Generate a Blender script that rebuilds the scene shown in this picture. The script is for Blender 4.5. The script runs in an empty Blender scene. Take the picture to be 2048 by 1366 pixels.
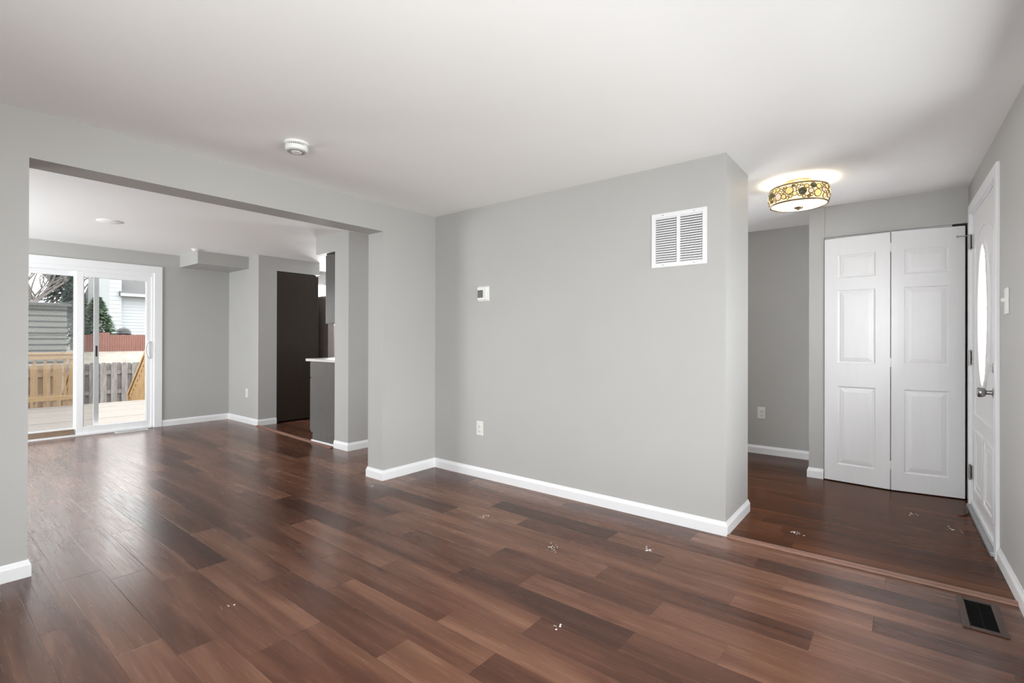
import bpy, bmesh, math, random
from mathutils import Vector, Matrix
PI = math.pi
S = bpy.context.scene
COL = S.collection
random.seed(7)

# ------------------------------------------------------------------ camera
cam_d = bpy.data.cameras.new('camera')
cam = bpy.data.objects.new('camera', cam_d); COL.objects.link(cam)
R_ = Vector((0.6228481, -0.7823385, 0.0026016))
U_ = Vector((-0.0033820, 0.0006329, 0.9999941))
F_ = Vector((0.7823355, 0.6228532, 0.0022516))
CAM_H = 1.177
m = Matrix((R_, U_, -F_)).transposed().to_4x4(); m.translation = (0, 0, CAM_H)
cam.matrix_world = m
cam_d.sensor_fit = 'HORIZONTAL'; cam_d.sensor_width = 36.0
cam_d.lens = 36.0 * 984.478 / 2048
cam_d.shift_y = -(683 - 675.58) / 2048
cam_d.clip_start = 0.02; cam_d.clip_end = 300
S.camera = cam

# ------------------------------------------------------------------ colour management, world, lights
S.view_settings.view_transform = 'Standard'
S.view_settings.look = 'None'
S.view_settings.exposure = 0.0
S.view_settings.gamma = 1.0
S.view_settings.use_curve_mapping = False
S.cycles.max_bounces = 10; S.cycles.diffuse_bounces = 8; S.cycles.glossy_bounces = 4
S.cycles.transmission_bounces = 6; S.cycles.transparent_max_bounces = 12
S.cycles.caustics_reflective = False; S.cycles.caustics_refractive = False
S.cycles.sample_clamp_indirect = 4.0

w = bpy.data.worlds.new('overcast_sky'); S.world = w; w.use_nodes = True
bg = w.node_tree.nodes['Background']
bg.inputs[0].default_value = (0.985, 0.985, 0.98, 1); 
def area(name, loc, direction, sx, sy, power, color=(1, 1, 1), spread=180):
    d = bpy.data.lights.new(name, 'AREA'); d.shape = 'RECTANGLE'; d.size = sx; d.size_y = sy
    d.energy = power; d.color = color; d.spread = math.radians(spread)
    o = bpy.data.objects.new(name, d); COL.objects.link(o); o.location = loc
    o.rotation_euler = Vector(direction).to_track_quat('-Z', 'Y').to_euler()
    return o
P = dict(front=82, side=86, dine=180, door=330, stair=90)
area('front_fill_light', (0.90, -0.88, 1.16), (0, 1, 0.4), 4.3, 1.4, P['front'], (0.95, 0.98, 1))  # fill lamp tilted up through an added, unseen front window
area('living_side_fill_light', (-1.62, 0.40, 1.23), (1, 0, 0.15), 1.5, 1.6, P['side'], (0.95, 0.98, 1))  # added fill for closet doors and main wall, through an invented side window
area('dining_side_fill_light', (-1.90, 6.30, 1.00), (1, 0.4, 0.65), 2.3, 1.3, P['dine'], (0.95, 0.98, 1))  # added dining fill, its window in the left wall is invented
area('kitchen_window_daylight', (4.75, 7.95, 1.75), (0, -1, 0), 0.9, 0.7, 150)
area('door_glass_daylight', (4.15, -0.75, 1.35), (0.3, 1, 0.15), 0.6, 1.1, P['door'], (0.97, 0.985, 1))
area('hall_fill_light', (5.95, 2.95, 1.25), (-1, -0.85, 0.45), 2.0, 1.5, P['stair'], (0.97, 0.985, 1))  # hall and entry ceiling fill, added with an unseen window around the corner
LAMP_W, SKY = 1.8, 4.7
bg.inputs[1].default_value = SKY

# ------------------------------------------------------------------ materials
MATS = {}
def nt(name):
    mt = bpy.data.materials.new(name); mt.use_nodes = True
    t = mt.node_tree; b = t.nodes['Principled BSDF']
    MATS[name] = mt
    return mt, t, b
def node(t, typ, **kw):
    n = t.nodes.new(typ)
    for k, v in kw.items():
        if k == 'inp':
            for i, x in v.items(): n.inputs[i].default_value = x
        else: setattr(n, k, v)
    return n
def mat(name, col, rough=0.5, metal=0.0, spec=0.5, noise=0.03, nscale=40, bump=0.0, bscale=200, emit=None, estr=0, sheen=0, stretch=None):
    mt, t, b = nt(name)
    b.inputs['Roughness'].default_value = rough; b.inputs['Metallic'].default_value = metal
    b.inputs['Specular IOR Level'].default_value = spec
    tc = node(t, 'ShaderNodeTexCoord'); src = tc.outputs['Object']
    if stretch:
        mp = node(t, 'ShaderNodeMapping'); mp.inputs['Scale'].default_value = stretch
        t.links.new(src, mp.inputs[0]); src = mp.outputs[0]
    nz = node(t, 'ShaderNodeTexNoise', inp={'Scale': nscale, 'Detail': 4.0})
    t.links.new(src, nz.inputs['Vector'])
    rm = node(t, 'ShaderNodeValToRGB')
    rm.color_ramp.elements[0].position = 0.3; rm.color_ramp.elements[1].position = 0.7
    rm.color_ramp.elements[0].color = tuple(c * (1 - noise) for c in col) + (1,)
    rm.color_ramp.elements[1].color = tuple(min(1, c * (1 + noise)) for c in col) + (1,)
    t.links.new(nz.outputs['Fac'], rm.inputs[0]); t.links.new(rm.outputs[0], b.inputs['Base Color'])
    if bump:
        n2 = node(t, 'ShaderNodeTexNoise', inp={'Scale': bscale, 'Detail': 2.0})
        t.links.new(src, n2.inputs['Vector'])
        bp = node(t, 'ShaderNodeBump', inp={'Strength': bump, 'Distance': 0.002})
        t.links.new(n2.outputs['Fac'], bp.inputs['Height']); t.links.new(bp.outputs[0], b.inputs['Normal'])
    if emit:
        b.inputs['Emission Color'].default_value = emit + (1,); b.inputs['Emission Strength'].default_value = estr
    return mt
WALL = mat('grey_wall_paint', (0.46, 0.455, 0.443), 0.5, spec=0.3, noise=0.012, nscale=3, bump=0.08, bscale=350)
CEIL = mat('white_ceiling_paint', (0.92, 0.92, 0.92), 0.8, spec=0.2, noise=0.008, nscale=2, bump=0.05, bscale=250)
TRIM = mat('white_trim_paint', (0.84, 0.845, 0.86), 0.32, noise=0.01, nscale=8)
DOORW = mat('white_door_paint', (0.80, 0.80, 0.81), 0.38, noise=0.01, nscale=5, bump=0.12, bscale=90, stretch=(6, 6, 0.6))
VINYL = mat('white_vinyl', (0.84, 0.845, 0.86), 0.35, noise=0.008)
PLATE = mat('white_plastic', (0.82, 0.82, 0.80), 0.35, noise=0.01)
IVORY = mat('ivory_plastic', (0.74, 0.74, 0.70), 0.4, noise=0.01)
DARK = mat('dark_cavity', (0.010, 0.010, 0.010), 0.9, spec=0.08)
GRILLE = mat('white_enamel', (0.80, 0.80, 0.81), 0.4, noise=0.01)
STEEL = mat('satin_nickel', (0.34, 0.33, 0.32), 0.32, metal=0.9, noise=0.08, nscale=60)
ALU = mat('grey_aluminium', (0.36, 0.37, 0.38), 0.45, metal=0.5, noise=0.1, nscale=30)
ESP = mat('espresso_cabinet', (0.030, 0.021, 0.015), 0.36, spec=0.3, noise=0.12, nscale=12, bump=0.1, bscale=60, stretch=(4, 4, 0.4))
CABEND = mat('graphite_cabinet', (0.085, 0.081, 0.077), 0.27, spec=0.6, noise=0.1, nscale=10, bump=0.06, bscale=60, stretch=(5, 5, 0.4))
TAUPE = mat('taupe_laminate', (0.36, 0.31, 0.30), 0.4, noise=0.05)
COUNTER = mat('pale_speckled_counter', (0.62, 0.59, 0.57), 0.3, noise=0.25, nscale=160)
LCD = mat('lcd_green_grey', (0.08, 0.085, 0.065), 0.3, noise=0.25, nscale=120)
BRONZE = mat('antique_bronze', (0.23, 0.16, 0.08), 0.4, metal=0.7, noise=0.15, nscale=80)
REGISTER = mat('brown_register_enamel', (0.072, 0.043, 0.034), 0.45, spec=0.25, noise=0.08)
BLACKM = mat('black_metal', (0.02, 0.018, 0.017), 0.45, noise=0.1)
PLASTER = mat('plaster_crumbs', (0.72, 0.69, 0.66), 0.9, noise=0.1)
BOARD = mat('brown_board', (0.24, 0.17, 0.115), 0.6, noise=0.15, nscale=20, stretch=(1, 8, 8))
LENSW = mat('grey_lens', (0.36, 0.36, 0.36), 0.3, noise=0.12, nscale=60)
STRIPW = mat('threshold_wood', (0.24, 0.125, 0.085), 0.42, noise=0.2, nscale=25, stretch=(12, 1, 12))
# exterior
DECKM = mat('weathered_deck_boards', (0.218, 0.192, 0.171), 0.75, noise=0.18, nscale=9, stretch=(1, 14, 14))
PINE = mat('fresh_pine', (0.315, 0.203, 0.096), 0.65, noise=0.22, nscale=7, stretch=(9, 9, 1))
PINEH = mat('fresh_pine_rail', (0.336, 0.216, 0.102), 0.65, noise=0.22, nscale=7, stretch=(1, 9, 9))
FENCEG = mat('weathered_grey_pickets', (0.184, 0.168, 0.162), 0.85, noise=0.3, nscale=5, stretch=(7, 7, 1))
FENCET = mat('tan_pickets', (0.299, 0.207, 0.126), 0.8, noise=0.2, nscale=5, stretch=(7, 7, 1))
LAWN = mat('dormant_lawn', (0.271, 0.248, 0.212), 0.95, noise=0.25, nscale=3)
REDF = mat('red_stained_boards', (0.2, 0.094, 0.076), 0.85, noise=0.15, nscale=6, stretch=(6, 6, 1))
SIDING = mat('white_siding', (0.397, 0.422, 0.441), 0.7, noise=0.04)
SIDING2 = mat('pale_green_grey_siding', (0.143, 0.149, 0.134), 0.75, noise=0.1)
ROOFG = mat('grey_shingles', (0.095, 0.095, 0.097), 0.9, noise=0.2, nscale=20)
CONIF = mat('conifer_needles', (0.054, 0.09, 0.05), 0.8, noise=0.5, nscale=6)
CONIF2 = mat('dark_conifer_needles', (0.041, 0.068, 0.05), 0.8, noise=0.5, nscale=6)
BARK = mat('bare_bark', (0.20, 0.18, 0.17), 0.9, noise=0.3, nscale=10)
KETTLE = mat('grill_enamel', (0.025, 0.025, 0.028), 0.3, noise=0.1)

# thin pane: clear with a fresnel reflection
def glass(name, tint=(1, 1, 1), frost=0.0):
    mt = bpy.data.materials.new(name); mt.use_nodes = True; t = mt.node_tree; t.nodes.clear()
    out = node(t, 'ShaderNodeOutputMaterial'); mx = node(t, 'ShaderNodeMixShader')
    fr = node(t, 'ShaderNodeFresnel', inp={'IOR': 1.22})
    tr = node(t, 'ShaderNodeBsdfTransparent', inp={'Color': tint + (1,)})
    gl = node(t, 'ShaderNodeBsdfGlossy', inp={'Roughness': 0.02})
    t.links.new(fr.outputs[0], mx.inputs[0]); t.links.new(tr.outputs[0], mx.inputs[1]); t.links.new(gl.outputs[0], mx.inputs[2])
    if frost:
        tl = node(t, 'ShaderNodeBsdfTranslucent', inp={'Color': (0.95, 0.95, 0.95, 1)}); m2 = node(t, 'ShaderNodeMixShader', inp={0: frost})
        vo = node(t, 'ShaderNodeTexVoronoi', inp={'Scale': 30.0}); vo.feature = 'DISTANCE_TO_EDGE'
        tc = node(t, 'ShaderNodeTexCoord'); t.links.new(tc.outputs['Object'], vo.inputs['Vector'])
        bp = node(t, 'ShaderNodeBump', inp={'Strength': 0.6, 'Distance': 0.01}); t.links.new(vo.outputs[0], bp.inputs['Height'])
        t.links.new(bp.outputs[0], tl.inputs['Normal'])
        t.links.new(tr.outputs[0], m2.inputs[1]); t.links.new(tl.outputs[0], m2.inputs[2]); t.links.new(m2.outputs[0], mx.inputs[1])
    t.links.new(mx.outputs[0], out.inputs[0])
    return mt
PANE = glass('clear_pane', (0.97, 0.98, 0.98))
FROST = glass('frosted_pane', (0.95, 0.96, 0.97), 0.75)
def screen_mat():
    mt = bpy.data.materials.new('insect_mesh'); mt.use_nodes = True; t = mt.node_tree; t.nodes.clear()
    out = node(t, 'ShaderNodeOutputMaterial'); mx = node(t, 'ShaderNodeMixShader', inp={0: 0.22})
    tr = node(t, 'ShaderNodeBsdfTransparent'); df = node(t, 'ShaderNodeBsdfDiffuse', inp={'Color': (0.16, 0.16, 0.17, 1)})
    t.links.new(tr.outputs[0], mx.inputs[1]); t.links.new(df.outputs[0], mx.inputs[2]); t.links.new(mx.outputs[0], out.inputs[0])
    return mt
MESHSCR = screen_mat()

def floor_mat(name, ramp, rough, spec, grain_bump, sheen_var=0.06):
    """planks: per-plank tone in attribute 'tone'; per-plank offset in attribute 'shift'; UV = (across 0-1, along m)"""
    mt, t, b = nt(name)
    L = t.links.new
    at = node(t, 'ShaderNodeAttribute', attribute_name='tone'); ash = node(t, 'ShaderNodeAttribute', attribute_name='shift')
    tc = node(t, 'ShaderNodeTexCoord')
    sh = node(t, 'ShaderNodeVectorMath', operation='MULTIPLY_ADD'); sh.inputs[1].default_value = (37.0, 91.0, 13.0)
    cb = node(t, 'ShaderNodeCombineXYZ'); L(ash.outputs['Fac'], cb.inputs[0]); L(ash.outputs['Fac'], cb.inputs[1]); L(ash.outputs['Fac'], cb.inputs[2])
    L(cb.outputs[0], sh.inputs[0]); L(tc.outputs['Object'], sh.inputs[2])
    mp = node(t, 'ShaderNodeMapping'); mp.inputs['Scale'].default_value = (9.0, 0.9, 1.0); L(sh.outputs[0], mp.inputs[0])
    n1 = node(t, 'ShaderNodeTexNoise', inp={'Scale': 1.0, 'Detail': 3.0, 'Roughness': 0.55, 'Distortion': 0.6}); L(mp.outputs[0], n1.inputs['Vector'])
    mp2 = node(t, 'ShaderNodeMapping'); mp2.inputs['Scale'].default_value = (110.0, 3.5, 1.0); L(sh.outputs[0], mp2.inputs[0])
    n2 = node(t, 'ShaderNodeTexNoise', inp={'Scale': 1.0, 'Detail': 5.0, 'Roughness': 0.6, 'Distortion': 0.4}); L(mp2.outputs[0], n2.inputs['Vector'])
    # knots
    mp3 = node(t, 'ShaderNodeMapping'); mp3.inputs['Scale'].default_value = (7.0, 2.2, 1.0); L(sh.outputs[0], mp3.inputs[0])
    vo = node(t, 'ShaderNodeTexVoronoi', inp={'Scale': 1.0}); L(mp3.outputs[0], vo.inputs['Vector'])
    kn = node(t, 'ShaderNodeMapRange', inp={1: 0.03, 2: 0.16, 3: -0.22, 4: 0.0}); L(vo.outputs['Distance'], kn.inputs[0])
    a1 = node(t, 'ShaderNodeMath', operation='MULTIPLY_ADD', inp={1: 1.5, 2: -0.75}); L(n1.outputs['Fac'], a1.inputs[0])
    a2 = node(t, 'ShaderNodeMath', operation='MULTIPLY_ADD', inp={1: 0.26, 2: -0.13}); L(n2.outputs['Fac'], a2.inputs[0])
    s1 = node(t, 'ShaderNodeMath', operation='ADD'); L(a1.outputs[0], s1.inputs[0]); L(a2.outputs[0], s1.inputs[1])
    s2 = node(t, 'ShaderNodeMath', operation='ADD'); L(s1.outputs[0], s2.inputs[0]); L(at.outputs['Fac'], s2.inputs[1])
    s3 = node(t, 'ShaderNodeMath', operation='ADD'); L(s2.outputs[0], s3.inputs[0]); L(kn.outputs[0], s3.inputs[1])
    rm = node(t, 'ShaderNodeValToRGB'); cr = rm.color_ramp
    cr.elements[0].position, cr.elements[0].color = ramp[0][0], ramp[0][1] + (1,)
    cr.elements[1].position, cr.elements[1].color = ramp[-1][0], ramp[-1][1] + (1,)
    for p_, c_ in ramp[1:-1]:
        e = cr.elements.new(p_); e.color = c_ + (1,)
    L(s3.outputs[0], rm.inputs[0])
    # seams from UV across
    uv = node(t, 'ShaderNodeUVMap', uv_map='plank'); sp = node(t, 'ShaderNodeSeparateXYZ'); L(uv.outputs[0], sp.inputs[0])
    def edge(o, w_):
        f = node(t, 'ShaderNodeMath', operation='SUBTRACT', inp={0: 1.0}); L(o, f.inputs[1])
        mn = node(t, 'ShaderNodeMath', operation='MINIMUM'); L(o, mn.inputs[0]); L(f.outputs[0], mn.inputs[1])
        r = node(t, 'ShaderNodeMapRange', inp={1: 0.0, 2: w_, 3: 0.0, 4: 1.0}); L(mn.outputs[0], r.inputs[0]); return r.outputs[0]
    ex, ey = edge(sp.outputs[0], 0.012), edge(sp.outputs[1], 0.0018)
    em = node(t, 'ShaderNodeMath', operation='MINIMUM'); L(ex, em.inputs[0]); L(ey, em.inputs[1])
    ec = node(t, 'ShaderNodeMapRange', inp={3: 0.62, 4: 1.0}); L(em.outputs[0], ec.inputs[0])
    mul = node(t, 'ShaderNodeVectorMath', operation='SCALE'); L(rm.outputs[0], mul.inputs[0]); L(ec.outputs[0], mul.inputs['Scale'])
    L(mul.outputs[0], b.inputs['Base Color'])
    rr = node(t, 'ShaderNodeMapRange', inp={1: 0.3, 2: 0.7, 3: rough - sheen_var, 4: rough + sheen_var}); L(n2.outputs['Fac'], rr.inputs[0])
    L(rr.outputs[0], b.inputs['Roughness'])
    b.inputs['Specular IOR Level'].default_value = spec
    hb = node(t, 'ShaderNodeMath', operation='MULTIPLY_ADD', inp={1: 0.5}); L(n2.outputs['Fac'], hb.inputs[0]); L(em.outputs[0], hb.inputs[2])
    bp = node(t, 'ShaderNodeBump', inp={'Strength': grain_bump, 'Distance': 0.0016}); L(hb.outputs[0], bp.inputs['Height'])
    L(bp.outputs[0], b.inputs['Normal'])
    return mt
FLOORM = floor_mat('walnut_vinyl_planks', [(0.0, (0.050, 0.019, 0.011)), (0.35, (0.092, 0.036, 0.021)), (0.65, (0.146, 0.064, 0.038)), (1.0, (0.23, 0.112, 0.070))], 0.24, 0.34, 0.2)
ENTRYM = floor_mat('glossy_brown_planks', [(0.0, (0.040, 0.012, 0.004)), (0.5, (0.082, 0.026, 0.009)), (1.0, (0.15, 0.055, 0.024))], 0.21, 0.06, 0.05, 0.03)

# ------------------------------------------------------------------ mesh helpers
class MB:
    def __init__(s): s.v = []; s.f = []; s.mi = []; s.m = 0
    def add(s, vs, fs):
        o = len(s.v); s.v += [tuple(x) for x in vs]
        for f in fs: s.f.append(tuple(i + o for i in f)); s.mi.append(s.m)
    def box(s, x0, x1, y0, y1, z0, z1):
        x0, x1 = min(x0, x1), max(x0, x1); y0, y1 = min(y0, y1), max(y0, y1); z0, z1 = min(z0, z1), max(z0, z1)
        s.add([(x0, y0, z0), (x1, y0, z0), (x1, y1, z0), (x0, y1, z0), (x0, y0, z1), (x1, y0, z1), (x1, y1, z1), (x0, y1, z1)],
              [(0, 3, 2, 1), (4, 5, 6, 7), (0, 1, 5, 4), (1, 2, 6, 5), (2, 3, 7, 6), (3, 0, 4, 7)]); return s
    def prism(s, poly, h0, h1, axis='z'):
        n = len(poly)
        def P(a, b, h): return {'z': (a, b, h), 'y': (a, h, b), 'x': (h, a, b)}[axis]
        vs = [P(a, b, h0) for a, b in poly] + [P(a, b, h1) for a, b in poly]
        fs = [tuple(range(n)), tuple(range(2 * n - 1, n - 1, -1))] + [(i, i + n, (i + 1) % n + n, (i + 1) % n) for i in range(n)]
        s.add(vs, fs); return s
    def lathe(s, prof, c=(0, 0, 0), n=32, axis='z', cap=True):
        vs = []; fs = []
        for r, h in prof:
            for k in range(n):
                a = 2 * PI * k / n; x, y = r * math.cos(a), r * math.sin(a)
                q = {'z': (x, y, h), 'y': (x, h, y), 'x': (h, x, y)}[axis]
                vs.append((c[0] + q[0], c[1] + q[1], c[2] + q[2]))
        for j in range(len(prof) - 1):
            for k in range(n):
                k2 = (k + 1) % n; fs.append((j * n + k, j * n + k2, (j + 1) * n + k2, (j + 1) * n + k))
        if cap: fs.append(tuple(range(n))); fs.append(tuple(range(len(prof) * n - 1, (len(prof) - 1) * n - 1, -1)))
        s.add(vs, fs); return s
    def tube(s, pts, r, n=8, r1=None, cap=True):
        pts = [Vector(p) for p in pts]; vs = []; fs = []; k_ = len(pts)
        up = None
        for i, p in enumerate(pts):
            d = (pts[min(i + 1, k_ - 1)] - pts[max(i - 1, 0)]).normalized()
            if up is None: up = Vector((0, 0, 1)) if abs(d.z) < 0.9 else Vector((1, 0, 0))
            a = d.cross(up).normalized(); b2 = a.cross(d).normalized(); up = b2
            rr = r if r1 is None else r + (r1 - r) * i / (k_ - 1)
            for k in range(n):
                t = 2 * PI * k / n; vs.append(p + (a * math.cos(t) + b2 * math.sin(t)) * rr)
        for i in range(k_ - 1):
            for k in range(n):
                k2 = (k + 1) % n; fs.append((i * n + k, i * n + k2, (i + 1) * n + k2, (i + 1) * n + k))
        if cap: fs.append(tuple(range(n - 1, -1, -1))); fs.append(tuple(range((k_ - 1) * n, k_ * n)))
        s.add(vs, fs); return s
    def beam(s, a, b, w_, h_):
        """rectangular bar from a to b, width w_ (horizontal), height h_"""
        a, b = Vector(a), Vector(b); d = (b - a).normalized(); sd = d.cross(Vector((0, 0, 1)))
        sd = sd.normalized() if sd.length > 1e-4 else Vector((1, 0, 0)); up = sd.cross(d)
        vs = [p + sd * x * w_ / 2 + up * y * h_ / 2 for p in (a, b) for x, y in ((-1, -1), (1, -1), (1, 1), (-1, 1))]
        s.add(vs, [(0, 1, 2, 3), (7, 6, 5, 4), (0, 4, 5, 1), (1, 5, 6, 2), (2, 6, 7, 3), (3, 7, 4, 0)]); return s
    def build(s, name, material, parent=None, bevel=0, smooth=None, loc=None, fix=True):
        me = bpy.data.meshes.new(name); me.from_pydata(s.v, [], s.f)
        ml = material if isinstance(material, list) else [material]
        for q in ml: me.materials.append(q)
        for p, i in zip(me.polygons, s.mi): p.material_index = i
        if fix:
            bm = bmesh.new(); bm.from_mesh(me); bmesh.ops.recalc_face_normals(bm, faces=bm.faces); bm.to_mesh(me); bm.free()
        if smooth:
            for p in me.polygons: p.use_smooth = True
            me.set_sharp_from_angle(angle=math.radians(smooth))
        o = bpy.data.objects.new(name, me); COL.objects.link(o)
        if parent: o.parent = parent
        if loc: o.location = loc
        if bevel:
            bv = o.modifiers.new('bevel', 'BEVEL'); bv.width = bevel; bv.segments = 2; bv.limit_method = 'ANGLE'; bv.angle_limit = math.radians(40)
        return o
def tag(o, label=None, cat=None, group=None, kind=None):
    if label: o['label'] = label
    if cat: o['category'] = cat
    if group: o['group'] = group
    if kind: o['kind'] = kind
    return o
def thing(name, label, cat, loc=(0, 0, 0), rz=0, group=None, kind=None):
    o = bpy.data.objects.new(name, None); COL.objects.link(o); o.location = loc; o.rotation_euler = (0, 0, rz)
    o.empty_display_size = 0.05
    return tag(o, label, cat, group, kind)
def struct(o, label, cat): return tag(o, label, cat, None, 'structure')

# ------------------------------------------------------------------ plan numbers (metres)
H = 2.30
XA, TA, YE = 3.110, 0.53, 0.835          # main wall face, block depth, block end
YB, TB = 3.381, 0.205                     # wall with the wide opening
XL, XJ, ZO = 0.414, 2.530, 2.067          # opening
XC, XH = 4.882, 5.565                     # closet wall, hall wall
YR, RA = -0.369, 0.0232                   # front wall at x = XC, its skew
YW, XK, YS = 7.722, 3.053, 6.788          # far wall, nook wall, nook end
XP, YP0, YP1 = 2.962, 4.545, 4.80         # kitchen post
X0, X1, Y0, Y1 = -1.30, 5.75, -0.70, 7.85

# ------------------------------------------------------------------ floors
def planks(name, xs, y0f, y1f, z, phases, L, tones, material, seed):
    rnd = random.Random(seed)
    vs, fs, tone, shift, uvs = [], [], [], [], []
    for i in range(len(xs) - 1):
        xa, xb = xs[i], xs[i + 1]; y0, y1 = y0f(xa, xb), y1f(xa, xb)
        ph = phases(i, rnd); y = ph - L * math.ceil((ph - y0) / L)
        while y < y1:
            ya, yb = max(y, y0), min(y + L, y1)
            if yb - ya > 1e-4:
                o = len(vs); vs += [(xa, ya, z), (xb, ya, z), (xb, yb, z), (xa, yb, z)]; fs.append((o, o + 1, o + 2, o + 3))
                tn, sv = tones(rnd), rnd.random(); tone += [tn] * 4; shift += [sv] * 4
                uvs += [(0, (ya - y) / L), (1, (ya - y) / L), (1, (yb - y) / L), (0, (yb - y) / L)]
            y += L
    me = bpy.data.meshes.new(name); me.from_pydata(vs, [], fs); me.materials.append(material)
    for n_, d in (('tone', tone), ('shift', shift)):
        a = me.attributes.new(n_, 'FLOAT', 'POINT'); a.data.foreach_set('value', d)
    uv = me.uv_layers.new(name='plank')
    for lp in me.loops: uv.data[lp.index].uv = uvs[lp.vertex_index]
    o = bpy.data.objects.new(name, me); COL.objects.link(o); return o
def front_y(x): return YR + RA * (x - XC)
xs = [1.26 + 0.15 * i for i in range(-18, 40)]
xs = [x for x in xs if x > X0 - 0.14 and x < X1 + 0.14]
i0 = xs.index(min(xs, key=lambda q: abs(q - 1.26)))
PH = {0: 0.283, 1: 0.608, 2: 0.283, 3: 0.845, 4: 0.53, 5: 0.845, 6: 0.283, 7: 0.608, 8: 0.10, 9: 0.45}
def ph_f(i, rnd):
    r = rnd.choice((0.283, 0.608, 0.845, 0.07, 0.45)); return PH.get(i - i0, r)
def tone_f(rnd):
    return rnd.choice((0.22, 0.30, 0.40, 0.48, 0.54, 0.60, 0.66, 0.72)) + rnd.uniform(-0.04, 0.04)
fl = planks('floor', xs, lambda a, b: Y0, lambda a, b: Y1, 0.0, ph_f, 0.912, tone_f, FLOORM, 5)
struct(fl, 'walnut brown vinyl plank floor of living and dining rooms', 'floor')
xe = [XA + 0.012 + 0.125 * i for i in range(0, 22)]
fe = planks('floor_entry', xe, lambda a, b: -0.5, lambda a, b: YE if b < XA + TA + 0.02 else 4.5, 0.004,
            lambda i, r: r.uniform(0, 1.1), 1.1, lambda r: r.choice((0.28, 0.40, 0.52, 0.66)), ENTRYM, 11)
struct(fe, 'darker glossy narrow plank floor of the entry hall', 'floor')
struct(MB().box(X0 - .15, X1 + .15, Y0 - .1, Y1, -0.12, -0.002).build('floor_slab', DARK), 'subfloor slab beneath the plank floor', 'floor')

# ------------------------------------------------------------------ ceiling, walls
struct(MB().box(X0 - .15, X1 + .15, Y0 - .1, Y1 + 0.02, H, H + 0.12).build('ceiling', CEIL), 'flat white ceiling over the whole floor', 'ceiling')
def wall(name, label, boxes, material=WALL, bevel=0):
    b = MB()
    for q in boxes: b.box(*q)
    return struct(b.build(name, material, bevel=bevel), label, 'wall')
BV = 0.0
wall('wall_main', 'grey wall with return grille and thermostat', [(XA, XA + TA, YE, 3.62, 0, H)])
wall('wall_opening', 'grey wall with the wide cased-free opening to dining room',
     [(X0, XL, YB, YB + TB, 0, H), (XJ, XA + 0.01, YB, YB + TB, 0, H), (XL, XJ, YB, YB + TB, ZO, H)])
# front wall, skewed a little: own frame  (local x along wall towards -x side is negative, origin at closet corner)
RZ = math.atan(RA)
DX0, DX1, DZ = 3.725 - XC, 4.695 - XC, 2.05
FWX0, FWX1, FWZ0, FWZ1 = -1.22 - XC, 3.02 - XC, 0.35, 2.12
fw = MB()
T = 0.14
for q in [(X0 - .2 - XC, FWX0, -T, 0, 0, H), (FWX0, FWX1, -T, 0, 0, FWZ0), (FWX0, FWX1, -T, 0, FWZ1, H), (FWX1, DX0 - .02, -T, 0, 0, H),
          (DX0 - .02, DX1 + .02, -T, 0, DZ + .02, H), (DX1 + .02, 1.0, -T, 0, 0, H)]: fw.box(*q)
wf = struct(fw.build('wall_front', WALL), 'grey front wall holding the entry door', 'wall'); wf.location = (XC, YR, 0); wf.rotation_euler = (0, 0, RZ)
wall('wall_left', 'grey party wall on the left side of both rooms',
     [(X0 - T, X0, Y0, -.35, 0, H), (X0 - T, X0, -.35, 1.15, 0, .35), (X0 - T, X0, -.35, 1.15, 2.12, H), (X0 - T, X0, 1.15, 5.1, 0, H),
      (X0 - T, X0, 5.1, 7.5, 0, .35), (X0 - T, X0, 5.1, 7.5, 2.12, H), (X0 - T, X0, 7.5, Y1, 0, H)])
SX0, SX1, SZ = 0.60, 2.135, 2.03
KWX0, KWX1, KWZ0, KWZ1 = 4.35, 5.2, 1.40, 2.13
wall('wall_far', 'grey far wall with the sliding patio door',
     [(X0, SX0, YW, YW + .13, 0, H), (SX0, SX1, YW, YW + .13, SZ, H), (SX1, KWX0, YW, YW + .13, 0, H), (KWX0, KWX1, YW, YW + .13, 0, KWZ0),
      (KWX0, KWX1, YW, YW + .13, KWZ1, H), (KWX1, X1, YW, YW + .13, 0, H)])
wall('wall_nook', 'grey nook wall jutting out before the kitchen', [(XK, 3.300, YS, YW, 0, H), (3.300, 3.935, YS, YW, 2.110, H)])
wall('wall_post', 'grey post wall beside the kitchen cabinets',
     [(XP, X1, YP0, YP1, 0, H)])
struct(MB().box(XP, X1, YP1, 5.185, 2.118, H).build('trim_kitchen_soffit', WALL), 'grey soffit above the dark kitchen wall cabinet', 'soffit')
wall('wall_hall', 'darker grey wall at the back of the hall', [(XH, XH + .12, 0.64, 1.75, 0, H), (XH, XH + .12, 1.75, 3.75, 0, .45), (XH, XH + .12, 1.75, 3.75, 2.12, H), (XH, XH + .12, 3.75, YP0, 0, H)])
wall('wall_closet', 'grey closet wall around the folding doors',
     [(XC, XH, 0.527, 0.636, 0, H), (XC + .008, XC + .11, -0.40, 0.527, 2.036, H), (XH, XH + .12, -0.5, 0.64, 0, H)])
wall('wall_kitchen', 'pale kitchen side wall seen past the cabinets', [(X1 - .1, X1, YP1, YW, 0, H)], TRIM)
# boxed soffit in dining corner
struct(MB().box(2.425, XK + .002, 7.085, YW + .002, 2.137, H + .002).build('trim_soffit', WALL), 'boxed grey soffit in the far ceiling corner', 'soffit')

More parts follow.
